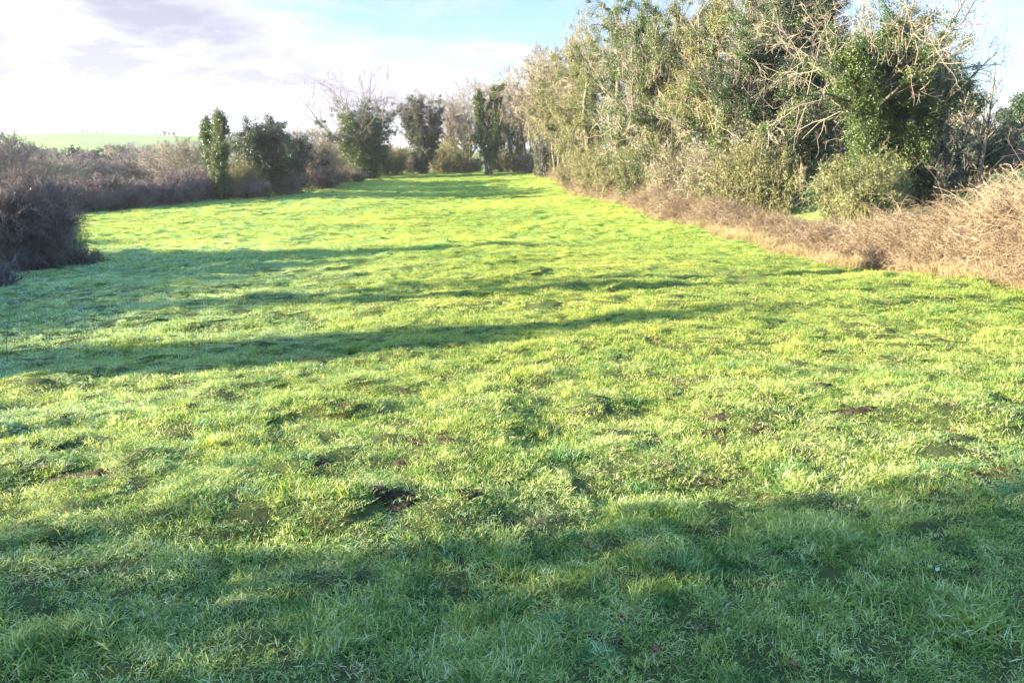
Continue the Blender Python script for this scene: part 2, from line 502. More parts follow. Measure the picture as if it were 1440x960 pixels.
# ------------------------------------------------------------------ grass: one object, tufts instanced on points
def blades(rng, n, radius, h, width, K=4, flop=0.9, spread_dir=0.5):
    r = radius * np.sqrt(rng.random(n)); a = rng.random(n) * 2 * pi
    P = np.stack([r * np.cos(a), r * np.sin(a), np.full(n, -0.012)], -1)
    b = rng.random(n) * 2 * pi
    lean = rng.random(n) * spread_dir
    d = np.stack([np.cos(b) * lean, np.sin(b) * lean, np.ones(n)], -1)
    L = h * (0.45 + 0.9 * rng.random(n))
    side = np.stack([-np.sin(b), np.cos(b), np.zeros(n)], -1)
    side = norm(side + rng.normal(0, .35, (n, 3)))
    pts = np.empty((n, K, 3)); pts[:, 0] = P; d = norm(d)
    bend = flop * (0.3 + rng.random(n))[:, None] * np.stack([np.cos(b), np.sin(b), -0.55 * np.ones(n)], -1) / (K - 1)
    for k in range(1, K):
        d = norm(d + bend * (0.5 + k / K))
        pts[:, k] = pts[:, k - 1] + d * (L / (K - 1))[:, None]
    wd = width * (0.6 + 0.8 * rng.random(n))[:, None] * np.array([0.8, 1.0, 0.7, 0.12])[None, :K]
    v = np.stack([pts - side[:, None] * wd[..., None] / 2, pts + side[:, None] * wd[..., None] / 2], 2)
    idx = np.arange(n * K * 2).reshape(n, K, 2)
    q = np.stack([idx[:, :-1, 0], idx[:, :-1, 1], idx[:, 1:, 1], idx[:, 1:, 0]], -1)
    return v.reshape(-1, 3), q.reshape(-1, 4)

def scatter_object(name, protos, P, rot, scl, idx):
    src = bpy.data.collections.new(name + '_source')
    for i, me in enumerate(protos):
        src.objects.link(bpy.data.objects.new('%s_tuft_%02d' % (name, i), me))
    me = bpy.data.meshes.new(name)
    n = len(P)
    me.vertices.add(n); me.vertices.foreach_set('co', P.astype(np.float32).ravel())
    a = me.attributes.new('rot', 'FLOAT_VECTOR', 'POINT'); a.data.foreach_set('vector', rot.astype(np.float32).ravel())
    a = me.attributes.new('scl', 'FLOAT_VECTOR', 'POINT'); a.data.foreach_set('vector', scl.astype(np.float32).ravel())
    a = me.attributes.new('pick', 'INT', 'POINT'); a.data.foreach_set('value', idx.astype(np.int32))
    me.update()
    me.materials.append(protos[0].materials[0])
    o = obj(name, me)
    ng = bpy.data.node_groups.new(name + '_scatter', 'GeometryNodeTree')
    ng.interface.new_socket('Geometry', in_out='INPUT', socket_type='NodeSocketGeometry')
    ng.interface.new_socket('Geometry', in_out='OUTPUT', socket_type='NodeSocketGeometry')
    N = ng.nodes; Lk = ng.links
    gi = N.new('NodeGroupInput'); go = N.new('NodeGroupOutput')
    ip = N.new('GeometryNodeInstanceOnPoints')
    ci = N.new('GeometryNodeCollectionInfo'); ci.inputs['Collection'].default_value = src
    ci.inputs['Separate Children'].default_value = True; ci.inputs['Reset Children'].default_value = True
    def attr(nm, ty):
        k = N.new('GeometryNodeInputNamedAttribute'); k.data_type = ty; k.inputs['Name'].default_value = nm
        return k.outputs['Attribute']
    Lk.new(gi.outputs[0], ip.inputs['Points']); Lk.new(ci.outputs[0], ip.inputs['Instance'])
    ip.inputs['Pick Instance'].default_value = True
    Lk.new(attr('pick', 'INT'), ip.inputs['Instance Index'])
    Lk.new(attr('rot', 'FLOAT_VECTOR'), ip.inputs['Rotation'])
    Lk.new(attr('scl', 'FLOAT_VECTOR'), ip.inputs['Scale'])
    Lk.new(ip.outputs[0], go.inputs[0])
    md = o.modifiers.new('scatter', 'NODES'); md.node_group = ng
    return o

# field edge on the right (foot of the bramble hedge) and on the left, as polylines over y
RE = np.array([gxy(px, D)[:2] for px, D in [(2300, 5), (1900, 8), (1580, 12), (1440, 15.2), (1200, 22), (1000, 35), (880, 54), (780, 88), (740, 112), (700, 122)]])
LE = np.array([(-17, -8), (-19, 8), (-18.5, 20), (-19.5, 27), (-26, 40), (-33, 58), (-29.5, 74), (-24, 88), (-21.5, 105), (-16, 117), (-4, 124)], float)
def right_edge(y): return np.interp(y, RE[:, 1], RE[:, 0])
def left_edge(y): return np.interp(y, LE[:, 1], LE[:, 0])

def make_grass():
    rng = np.random.default_rng(3)
    protos = []
    for i in range(8):      # short turf
        a = Acc(); a.add(*blades(rng, 300, .15, .034, .0034, flop=1.5, spread_dir=1.4)); protos.append(a.mesh('short_turf', M['grass']))
    for i in range(5):      # longer tussocks
        a = Acc(); a.add(*blades(rng, 220, .09, .066, .0040, flop=1.3, spread_dir=0.8)); protos.append(a.mesh('tussock', M['grass']))
    for i in range(5):      # turf for farther off
        a = Acc(); a.add(*blades(rng, 560, .38, .050, .0062, flop=1.2, spread_dir=1.0)); protos.append(a.mesh('wide_turf', M['grass']))
    for i in range(4):      # rank dark tussocks
        a = Acc(); a.add(*blades(rng, 250, .09, .068, .0046, flop=1.5, spread_dir=1.5)); protos.append(a.mesh('rank_tussock', M['rank']))
    for i in range(2):      # clover, dock and other broad leaved weeds
        a = Acc(); a.add(*blades(rng, 46, .09, .034, .017, flop=1.9, spread_dir=1.8)); protos.append(a.mesh('broad_weed', M['rank']))
    for i in range(2):      # flattened brown thatch
        a = Acc(); a.add(*blades(rng, 150, .13, .050, .0050, flop=2.2, spread_dir=2.2)); protos.append(a.mesh('thatch', M['thatch']))
    Ps, sc, ix = [], [], []
    def band(r0, r1, dens, kinds, s0, s1, half=46, longg=False, thr=None):
        area = (r1 ** 2 - r0 ** 2) * radians(half)
        n = int(area * dens)
        r = np.sqrt(r0 ** 2 + rng.random(n) * (r1 ** 2 - r0 ** 2)); th = radians(half) * (2 * rng.random(n) - 1)
        x = r * np.sin(th); y = r * np.cos(th)
        k = (x < right_edge(y) + 3) & (x > left_edge(y) - 4)
        if thr is not None: k &= (vn(x, y, 0.55, 21) + 0.6 * vn(x, y, 1.6, 22)) > thr
        k &= (vn(x, y, .22, 41) + .35 * vn(x, y, .7, 42)) > -1.0 - .3 * rng.random(n)
        for hx, hy, hs in SOILP:
            k &= ((x - hx) ** 2 + (y - hy) ** 2) > (hs * .62) ** 2
        x, y = x[k], y[k]; n = len(x)
        P = np.stack([x, y, H(x, y)], -1)
        s = s0 + (s1 - s0) * rng.random(n)
        hh = 1 + 0.65 * vn(x, y, 0.42, 23) + 0.35 * vn(x, y, 1.3, 24)
        Ps.append(P); sc.append(np.stack([s, s, s * np.clip(hh, .65, 2.2)], -1)); ix.append(rng.choice(kinds, n))
    short = list(range(8)); tus = list(range(8, 13)); wide = list(range(13, 18))
    rank = list(range(18, 22)); weed = [22, 23]; brown = [24, 25]
    band(1.5, 7, 3.0, weed, .6, 1.2)
    band(7, 16, 1.6, weed, .8, 1.4)
    band(1.5, 9, 14, rank, .5, 1.2, thr=0.18)
    band(9, 26, 9, rank, .7, 1.4, thr=0.15)
    band(26, 90, 2.2, rank, 1.0, 1.9, thr=0.10)
    band(1.5, 9, 9, brown, .6, 1.1)
    band(9, 28, 3.0, brown, .8, 1.5)
    band(1.5, 6, 95, short, .8, 1.3)
    band(6, 14, 55, short, 1.0, 1.6)
    band(1.5, 9, 26, tus, .6, 1.25, thr=0.30)
    band(9, 30, 9, tus, .8, 1.5, thr=0.35)
    band(13, 30, 9, wide, .8, 1.2)
    band(30, 60, 4.5, wide, 1.1, 1.6)
    band(60, 128, 1.8, wide, 1.3, 2.0)
    band(30, 90, .5, wide, .5, .9, thr=0.3)
    # the two big tufts in the foreground
    for px, row, rr, num, k in [(905, 712, .22, 34, 1.2), (945, 716, .16, 18, 1.0), (1190, 742, .22, 30, 1.2), (430, 705, .22, 26, 1.2), (1250, 700, .25, 26, 1.2), (310, 525, .3, 20, 1.2),
                                (1350, 870, .2, 22, 1.4), (1120, 740, .3, 20, 1.2), (460, 890, .25, 22, 1.2), (60, 930, .25, 22, 1.2), (700, 930, .25, 20, 1.2)]:
        cx, cy = pixel_ground(px, row)
        x = cx + rng.normal(0, rr * .6, num); y = cy + rng.normal(0, rr * .4, num)
        s = k * (.7 + .5 * rng.random(num))
        Ps.append(np.stack([x, y, H(x, y)], -1)); sc.append(np.stack([s, s, s], -1)); ix.append(rng.choice(tus, num))
    P = np.concatenate(Ps); s = np.concatenate(sc); ix = np.concatenate(ix)
    n = len(P)
    rot = np.stack([rng.normal(0, .12, n), rng.normal(0, .12, n), rng.random(n) * 2 * pi], -1)
    print('grass tufts', n)
    return tag(scatter_object('grass', protos, P, rot, s, ix), label='short frosted meadow grass covering the whole field', cat='grass', kind='stuff')
make_grass()

def make_straw():
    rng = np.random.default_rng(5)
    protos = []
    for i in range(5):
        a = Acc(); a.add(*blades(rng, 130, .22, .34, .0075, flop=1.6, spread_dir=0.9)); protos.append(a.mesh('straw_tuft', M['straw']))
    n = 5200
    y = np.r_[13 + 25 * rng.random(n // 2), 13 + 105 * rng.random(n - n // 2) ** 1.3]
    x = right_edge(y) + 0.5 + np.abs(rng.normal(0, .9, n)) * (0.9 + .012 * y) - .5 + .45 * vn(y, y * 0, 2.2, 31)
    # a thin line of withered grass under the left hedges too
    y2 = 30 + 85 * rng.random(900); x2 = left_edge(y2) - rng.random(900) * 1.6 + .3 * vn(y2, y2, 3, 32)
    x = np.r_[x, x2]; y = np.r_[y, y2]; n = len(x)
    s = .45 + .75 * rng.random(n)
    s[-900:] *= .7
    s *= 1 + np.clip(y - 30, 0, 60) * .006
    P = np.stack([x, y, H(x, y)], -1)
    rot = np.stack([rng.normal(0, .2, n), rng.normal(0, .2, n), rng.random(n) * 2 * pi], -1)
    return tag(scatter_object('dry_grass', protos, P, rot, np.stack([s, s, s], -1), rng.integers(0, 5, n)),
               label='pale withered long grass along the foot of the hedges', cat='grass', kind='stuff')
make_straw()

# ------------------------------------------------------------------ trees
def make_tree(name, label, cat, px, D, top, spread, *, seed, trunk_r=.22, stems=1, splay=.12, lean=(0, 0), m=(14, 8, 6, 4),
              up=.10, a1=(30, 62), t1=(.25, 1), twig='twig', ivy=None, ivy_mat='ivy', wig=.10, group=None, xy=None, height=None,
              leaf=.10, extra_ivy2=0.0, limb_ivy=1.0, twig_r=.010, len1=.55, bark='bark', bend=0.0):
    rng = np.random.default_rng(seed)
    if xy is None:
        x, y, z = gxy(px, D)
        Hh = ray_pt(px, top, D)[2] - z
    else:
        x, y = xy; z = float(H(np.array([x]), np.array([y]))[0]); Hh = height
    root = empty(name, (x, y, z), label=label, cat=cat, group=group)
    base = np.array([0, 0, -0.15])
    n0 = stems
    a = rng.random() * 6 + np.arange(n0) * 2 * pi / n0
    P = base + np.stack([np.cos(a), np.sin(a), 0 * a], -1) * trunk_r * (1.1 if n0 > 1 else 0)
    Dr = np.stack([np.cos(a) * splay * (n0 > 1) + lean[0], np.sin(a) * splay * (n0 > 1) + lean[1], np.ones(n0)], -1)
    L = Hh * .92 * (1 - .15 * rng.random(n0)) * np.linalg.norm(norm(Dr) * [1, 1, 1], axis=1)
    p0, r0 = grow(rng, P, Dr, L, np.full(n0, trunk_r), 12, up=.03 + bend, wig=wig * .7, tip=.15)
    p0[:, 0, 2] -= .1
    r0[:, 0] *= 1.5
    c1 = spawn(rng, p0, r0, np.full(n0, spread * len1 / .7), m[0], t1[0], t1[1], radians(a1[0]), radians(a1[1]), 1.0, .45, .45)
    p1, r1 = grow(rng, *c1, 7, up=up, wig=wig * 1.3, tip=.3)
    c2 = spawn(rng, p1, r1, c1[2], m[1], .2, 1, radians(25), radians(60), .52, .55, .4)
    p2, r2 = grow(rng, *c2, 5, up=up * .8, wig=wig * 1.6, tip=.35)
    c3 = spawn(rng, p2, r2, c2[2], m[2], .15, 1, radians(20), radians(60), .55, .6, .3)
    p3, r3 = grow(rng, *c3, 4, up=up * .5, wig=wig * 2, tip=.4)
    P_ = [p0, p1, p2, p3]
    if m[3]:
        c4 = spawn(rng, p3, r3, c3[2], m[3], .1, 1, radians(20), radians(55), .6, .6, .3)
        p4, r4 = grow(rng, *c4, 3, up=.02, wig=wig * 2, tip=.5); P_.append(p4)
    zt = np.percentile(P_[-1][:, -1, 2], 99.7)
    sxy = 1.0
    if abs(lean[0]) < .2: sxy = spread * .5 / max(np.percentile(np.abs(P_[-1][:, -1, 0]), 96), .3)
    for q_ in P_:
        q_[:, :, 2] *= np.where(q_[:, :, 2] > 0, Hh / zt, 1); q_[:, :, :2] *= sxy
    big = Acc(); big.add(*tubes(p0, r0, 8)); big.add(*tubes(p1, np.maximum(r1, .012), 5))
    small = Acc(); small.add(*tubes(p2, np.maximum(r2, twig_r * 1.3), 4)); small.add(*tubes(p3, np.maximum(r3, twig_r), 3))
    if m[3]: small.add(*tubes(p4, np.maximum(r4, twig_r * .7), 3))
    obj('trunk', big.mesh('trunk', M[bark]), root)
    obj('crown', small.mesh('crown', M[twig], smooth=False), root)
    if ivy:
        h0, h1, thick, ncl, per = ivy      # fraction of the height, thickness, clumps, leaves per clump
        acc = Acc()
        # clump centres along the stems and the first limbs
        segs = np.concatenate([np.stack([p0[:, :-1], p0[:, 1:]], 2).reshape(-1, 2, 3), np.stack([p1[:, :4], p1[:, 1:5]], 2).reshape(-1, 2, 3)])
        wt_ = np.linalg.norm(segs[:, 1] - segs[:, 0], axis=1)
        wt_[:n0 * 11] *= 3.0; wt_[n0 * 11:] *= limb_ivy
        if extra_ivy2:
            s2 = np.stack([p2[:, :-1], p2[:, 1:]], 2).reshape(-1, 2, 3)
            segs = np.concatenate([segs, s2]); w2 = np.linalg.norm(s2[:, 1] - s2[:, 0], axis=1) * extra_ivy2
            wt_ = np.r_[wt_, w2]
        zc_ = segs[:, :, 2].mean(1) / Hh
        wt_ *= sst(h0 - .05, h0 + .03, zc_) * (1 - sst(h1 - .08, h1 + .12, zc_))
        # some limbs stay free of ivy
        wt_ *= (.15 + rng.random(len(wt_)))
        i = rng.choice(len(segs), ncl, p=wt_ / wt_.sum())
        f = rng.random((ncl, 1))
        c = segs[i, 0] * (1 - f) + segs[i, 1] * f
        hq = np.clip(c[:, 2:3] / Hh / max(h1, .01), 0, 1)
        prof = thick * (.52 + .58 * np.sin(pi * hq ** .75))
        prof *= 1 + .55 * vn(c[:, 2:3] + seed * 3.1, np.arctan2(c[:, 1:2], c[:, 0:1]) * 1.2, 1.1, seed % 7)
        od = norm(rng.normal(size=(ncl, 3)) * [1, 1, .6])
        onst = (i < n0 * 11)[:, None]
        c = c + od * prof * (rng.random((ncl, 1)) ** .5) * np.where(onst, 1, .45)
        c[:, 2] = np.maximum(c[:, 2], .12)
        clumps(rng, c, od, per, .20 + .05 * thick, leaf, acc)
        obj('ivy', acc.mesh('ivy', M[ivy_mat], smooth=False), root)
    return root

def make_shrub(name, label, cat, px, D, width, height, *, seed, stems=60, twig='twig_grey', leaf_mat=None, nleaf=0, leaf=.05, depth=None,
               arch=.0, m=(7, 5, 4), twig_r=.006, group=None, xy=None, splay=.55, stem_r=.02, part='stems', skirt=False):
    rng = np.random.default_rng(seed)
    if xy is None: x, y, z = gxy(px, D)
    else: x, y = xy; z = float(H(np.array([x]), np.array([y]))[0])
    depth = depth or width
    root = empty(name, (x, y, z), label=label, cat=cat, group=group)
    a = rng.random(stems) * 2 * pi; r = np.sqrt(rng.random(stems)) * .5
    ox = r * np.cos(a) * width * .75; oy = r * np.sin(a) * depth * .75
    oz = H(x + ox, y + oy) - z - .05
    P = np.stack([ox, oy, oz], -1)
    Dr = np.stack([ox / width * 2 * splay * 2, oy / depth * 2 * splay * 2, np.ones(stems)], -1) + rng.normal(0, .22, (stems, 3))
    env = np.sqrt(np.maximum(1 - (r * 1.35) ** 2 * .75, .15))
    L = height * env * (.5 + .7 * rng.random(stems))
    p0, r0 = grow(rng, P, Dr, L, np.full(stems, stem_r) * (.6 + .8 * rng.random(stems)), 7, up=.05 - arch, wig=.14, tip=.3)
    c1 = spawn(rng, p0, r0, L, m[0], .12, 1, radians(25), radians(75), .42, .6, .35)
    p1, r1 = grow(rng, *c1, 4, up=.03, wig=.2, tip=.4)
    c2 = spawn(rng, p1, r1, c1[2], m[1], .1, 1, radians(25), radians(70), .55, .6, .3)
    p2, r2 = grow(rng, *c2, 3, up=.02, wig=.25, tip=.5)
    P_ = [p0, p1, p2]
    if m[2]:
        c3 = spawn(rng, p2, r2, c2[2], m[2], .1, 1, radians(25), radians(70), .6, .6, .2)
        p3, r3 = grow(rng, *c3, 3, up=.02, wig=.25, tip=.6); P_.append(p3)
    e_ = P_[-1][:, -1]
    kx = width * .5 / np.percentile(np.abs(e_[:, 0]), 95); ky = depth * .5 / np.percentile(np.abs(e_[:, 1]), 95)
    kz = height / np.percentile(e_[:, 2], 98)
    for q_ in P_:
        q_[:, :, 0] *= kx; q_[:, :, 1] *= ky; q_[:, :, 2] *= np.where(q_[:, :, 2] > 0, kz, 1)
    acc = Acc(); acc.add(*tubes(p0, r0, 4)); acc.add(*tubes(p1, np.maximum(r1, twig_r * 1.2), 3)); acc.add(*tubes(p2, np.maximum(r2, twig_r), 3))
    if m[2]: acc.add(*tubes(p3, np.maximum(r3, twig_r * .7), 3))
    me = acc.mesh(part, M[twig], smooth=False)
    obj(part, me, root)
    if nleaf:
        k = rng.integers(0, len(p2), nleaf)
        c = p2[k, rng.integers(0, 3, nleaf)] + rng.normal(0, .06, (nleaf, 3))
        la = Acc(); la.add(*leaves(rng, c, c - np.array([0, 0, height * .4]), leaf, .5))
        obj('foliage', la.mesh('foliage', M[leaf_mat], smooth=False), root)
    return root

def make_hedge(name, label, line, height_fn, width, nstem, *, seed, twig, arch=.03, m=(6, 4, 0), twig_r=.006, L0=(.8, 1.5), leaf_mat=None, nleaf=0, leaf=.05, ang=.8, cat='hedge', cover=(0.0, 1.0), near=1.0, canes=0):
    """a tangle of arching stems filling a band along a polyline (x, y)"""
    rng = np.random.default_rng(seed)
    line = np.array(line, float)
    sl = np.linalg.norm(np.diff(line, axis=0), axis=1); cum = np.r_[0, np.cumsum(sl)]
    org = np.array([*line[len(line) // 2], 0.0]); org[2] = float(H(org[:1], org[1:2])[0])
    root = empty(name, org, label=label, cat=cat)
    t = rng.random(nstem) ** near
    s = t * cum[-1]
    cx = np.interp(s, cum, line[:, 0]); cy = np.interp(s, cum, line[:, 1])
    k = np.clip(np.searchsorted(cum, s) - 1, 0, len(sl) - 1)
    tx = (line[k + 1] - line[k]) / sl[k][:, None]; nrm_ = np.stack([-tx[:, 1], tx[:, 0]], -1)
    u = (rng.random(nstem) * 2 - 1)
    wv = width(t) if callable(width) else width
    X = cx + nrm_[:, 0] * u * wv * .5; Y = cy + nrm_[:, 1] * u * wv * .5
    hh = height_fn(t) * np.sqrt(np.maximum(1 - (np.abs(u) ** 2.2) * .8, .05)) * (1 + .28 * vn(X, Y, 1.9, seed) + .16 * vn(X, Y, .6, seed + 1))
    v = cover[0] + (cover[1] - cover[0]) * rng.random(nstem) ** .8
    Z = H(X, Y) + hh * v - .1
    P = np.stack([X, Y, Z], -1) - org
    Ln = (L0[0] + (L0[1] - L0[0]) * rng.random(nstem)) * np.minimum(1, hh / 1.2)
    Dr = rng.normal(0, ang, (nstem, 3)); Dr[:, 2] = np.abs(Dr[:, 2]) * .6 + .35
    Dr[:, :2] += nrm_ * u[:, None] * .5
    # keep the tangle inside its envelope: stems start lower the higher they would reach
    P[:, 2] -= np.clip(v, 0, 1) * Ln * .45
    zg = H(X, Y) - org[2] - .1
    P[:, 2] = np.maximum(P[:, 2], zg)
    p0, r0 = grow(rng, P, Dr, Ln, twig_r * (1.6 + 1.6 * rng.random(nstem)), 6, up=-arch * 2, wig=.2, tip=.4)
    acc = Acc(); acc.add(*tubes(p0, r0, 3))
    c1 = spawn(rng, p0, r0, Ln, m[0], .1, 1, radians(25), radians(80), .42, .65, .3)
    p1, r1 = grow(rng, *c1, 4, up=.02, wig=.25, tip=.5); acc.add(*tubes(p1, np.maximum(r1, twig_r), 3))
    c2 = spawn(rng, p1, r1, c1[2], m[1], .1, 1, radians(25), radians(70), .55, .65, .2)
    p2, r2 = grow(rng, *c2, 3, up=.02, wig=.3, tip=.6); acc.add(*tubes(p2, np.maximum(r2, twig_r * .75), 3))
    if canes:       # long arching shoots that break the outline
        k = rng.integers(0, nstem, canes)
        Pc = P[k].copy(); Pc[:, 2] += rng.random(canes) * hh[k] * .3
        Dc = rng.normal(0, .6, (canes, 3)); Dc[:, 2] = .9 + .4 * rng.random(canes)
        Lc = np.minimum(.7 + 1.2 * rng.random(canes), hh[k] * 1.1)
        pc, rc = grow(rng, Pc, Dc, Lc, .0045 + .004 * rng.random(canes), 8, up=-.16, wig=.08, tip=.35)
        acc.add(*tubes(pc, rc, 4))
        cc = spawn(rng, pc, rc, Lc, 5, .2, 1, .4, 1.1, .3, .5, .3); p5, r5 = grow(rng, *cc, 3, up=0, wig=.15, tip=.5); acc.add(*tubes(p5, np.maximum(r5, .0025), 3))
    obj('stems', acc.mesh('stems', M[twig], smooth=False), root)
    if nleaf:
        k = rng.integers(0, len(p2), nleaf)
        c = p2[k, rng.integers(0, 3, nleaf)]
        la = Acc(); la.add(*leaves(rng, c, rng.normal(size=(nleaf, 3)) + [0, 0, .5], leaf, .5))
        obj('foliage', la.mesh('foliage', M[leaf_mat], smooth=False), root)
    return root

# ---- middle distance, left of centre
make_tree('ivy_tree', 'narrow column of ivy left of the broad dark evergreen tree', 'tree', 310, 72, 152, 3.0, seed=101, trunk_r=.2, stems=2,
          splay=.04, m=(16, 7, 6, 3), ivy=(.0, .98, .95, 900, 60), ivy_mat='ivy', twig='twig', leaf=.11, len1=.4)
make_tree('evergreen_tree', 'broad dark blue green evergreen tree at the left hedge', 'tree', 372, 78, 160, 6.0, seed=102, trunk_r=.3, stems=2, splay=.2,
          m=(18, 7, 5, 3), ivy=(.10, 1.0, 1.7, 1500, 60), ivy_mat='ivy_dark', extra_ivy2=1.2, leaf=.11, t1=(.15, 1), up=.05, twig='twig_grey', len1=.5)
make_tree('evergreen_tree', 'smaller dark tree leaning on the right flank of the broad evergreen', 'tree', 414, 84, 182, 4.2, seed=103, trunk_r=.2, stems=2, splay=.15,
          m=(14, 7, 5, 3), ivy=(.05, .85, 1.0, 650, 55), ivy_mat='ivy_dark', extra_ivy2=.5, leaf=.11, twig='twig_grey')
make_tree('bare_tree', 'bare brown tree between the dark evergreens and the tall ash', 'tree', 441, 90, 172, 5.2, seed=104, trunk_r=.17, stems=2,
          m=(14, 8, 6, 3), ivy=(.0, .55, .6, 260, 50), ivy_mat='ivy_grey', twig='twig', twig_r=.014)
make_tree('bare_tree', 'small pale bare tree with thin upright branches by the left hedge', 'tree', 463, 93, 203, 3.6, seed=105, trunk_r=.13, stems=3, splay=.3,
          m=(10, 7, 5, 3), twig='straw', bark='straw', twig_r=.014, a1=(20, 40))
make_tree('ash_tree', 'tall tree with a wide bare crown over its ivy column, left of centre', 'tree', 513, 103, 88, 13.0, seed=106, trunk_r=.38, stems=3, splay=.045,
          a1=(25, 60), m=(9, 6, 5, 4), t1=(.45, 1), ivy=(.0, .92, 2.3, 2300, 62), ivy_mat='ivy', twig='twig_grey', leaf=.13, twig_r=.010, up=.06, len1=.9, limb_ivy=.10)
make_tree('ivy_tree', 'grey green ivy tree with a fan of bare tips, right of the tall ash', 'tree', 595, 112, 128, 6.2, seed=107, trunk_r=.3, stems=4, splay=.10,
          a1=(18, 45), m=(9, 6, 5, 3), t1=(.4, 1), ivy=(.05, .90, 1.0, 1500, 60), ivy_mat='ivy_grey', extra_ivy2=.2, twig='twig_grey', leaf=.13, twig_r=.014, len1=.85, limb_ivy=.45)
for k, (px, D, wd, hh, tw, lm, nl, lab) in enumerate([
        (548, 112, 5, 4.4, 'twig_olive', 'ivy_olive', 9000, 'olive thicket right beside the ash trunk'),
        (570, 120, 5, 4.0, 'twig', 'ivy_olive', 5000, 'brown thicket between the ash and the grey green ivy tree'),
        (630, 118, 6, 4.6, 'twig_olive', 'ivy_olive', 9000, 'olive green thicket at the far end of the field'),
        (660, 121, 4, 2.6, 'straw', None, 0, 'pale straw coloured thicket left of the forked ivy tree'),
        (488, 108, 5, 4.0, 'twig_grey', 'ivy_grey', 6000, 'grey thicket behind the pale small tree'),
        (430, 92, 5, 3.6, 'twig_grey', 'ivy_dark', 5000, 'dim thicket under the brown bare tree'),
        (345, 76, 4, 3.2, 'twig_olive', 'ivy_olive', 5000, 'sunlit yellowish thicket between the ivy column and the evergreen'),
        (400, 80, 4, 2.4, 'twig_dark', 'bramble_leaf', 3000, 'low brown bramble under the broad evergreen'),
        (445, 88, 5, 2.2, 'twig_dark', 'bramble_leaf', 3000, 'low dark bramble at the field edge below the bare brown tree'),
        (485, 97, 5, 2.0, 'twig_dark', 'bramble_leaf', 3000, 'low dark bramble at the foot of the tall ash'),
        (340, 74, 5, 1.8, 'twig_dark', 'bramble_leaf', 2500, 'low dark bramble at the foot of the ivy column'),
        (270, 76, 6, 2.6, 'twig_dark', 'bramble_leaf', 2500, 'low dark thicket left of the ivy column'),
        (712, 119, 6, 4.5, 'twig_olive', 'ivy_olive', 9000, 'olive thicket closing the view right behind the forked ivy tree'),
        (750, 108, 5, 3.0, 'bramble', 'bramble_leaf', 3000, 'brown bramble mound right of the forked ivy tree')]):
    make_shrub('thicket', lab, 'shrub', px, D, wd, hh, seed=200 + k, stems=90, twig=tw, leaf_mat=lm, nleaf=nl, leaf=.12, m=(8, 5, 2), twig_r=.012, depth=4)

# ---- far end
make_tree('bare_tree', 'round bare beige tree behind the forked ivy tree', 'tree', 655, 126, 108, 13.5, seed=108, trunk_r=.35, stems=3, splay=.3, m=(14, 9, 6, 4),
          t1=(.15, 1), twig='twig', twig_r=.016, a1=(30, 65), ivy=(0, .5, .6, 300, 50), ivy_mat='ivy_olive', leaf=.13)
make_tree('ivy_tree', 'forked tree with bright green ivy and two dark bare feet', 'tree', 688, 106, 102, 5.6, seed=109, trunk_r=.26, stems=3, splay=.16, m=(9, 7, 5, 3),
          t1=(.3, 1), ivy=(.17, .95, .95, 1400, 62), ivy_mat='ivy', twig='twig', leaf=.13, twig_r=.012, len1=.42)
make_tree('bare_tree', 'bare tree with ragged ivy right of the forked ivy tree', 'tree', 728, 114, 92, 9.0, seed=110, trunk_r=.3, stems=3, splay=.2, m=(13, 8, 6, 4),
          ivy=(.0, .7, .7, 700, 50), ivy_mat='ivy_olive', twig='twig', twig_r=.015, leaf=.12)
make_tree('bare_tree', 'tall bare tree on the skyline above the dark holly bush', 'tree', 762, 100, 62, 9.0, seed=111, trunk_r=.3, stems=3, splay=.16, m=(14, 8, 6, 4),
          ivy=(.0, .75, .8, 900, 50), ivy_mat='ivy_olive', twig='twig', twig_r=.014, leaf=.12)
make_shrub('holly_bush', 'dense dark green bush at the corner of the field', 'bush', 772, 96, 4.0, 4.8, seed=230, stems=90, twig='twig_dark', leaf_mat='ivy_dark', nleaf=22000, leaf=.14, m=(8, 5, 2), twig_r=.012)
make_tree('ivy_tree', 'leaning tree with a thin ivy spire, right of the dark holly bush', 'tree', 800, 88, 55, 8.0, seed=112, trunk_r=.28, stems=3, splay=.16, m=(14, 8, 6, 4),
          ivy=(.0, .85, .8, 1100, 55), ivy_mat='ivy_olive', twig='twig_olive', twig_r=.013, leaf=.11, lean=(-.05, 0))

for k, (px, D, top, spd, lab) in enumerate([
        (482, 112, 186, 6, 'low bare tree behind the pale small one'),
        (705, 120, 118, 6, 'thin bare tree just right of the forked ivy tree, farther off'),
        (745, 106, 84, 6, 'thin bare tree rising behind the bramble mound'),
        (782, 94, 58, 6, 'bare straight stemmed tree above the field corner'),
        (816, 84, 34, 6, 'bare fine twigged tree at the left end of the tall row'),
        (400, 86, 178, 5, 'bare twigs rising behind the broad evergreen')]):
    make_tree('bare_tree', lab, 'tree', px, D, top, spd, seed=150 + k, trunk_r=.17, stems=3, splay=.12, m=(12, 8, 6, 3), twig='twig', twig_r=.013, t1=(.25, 1), a1=(20, 50))

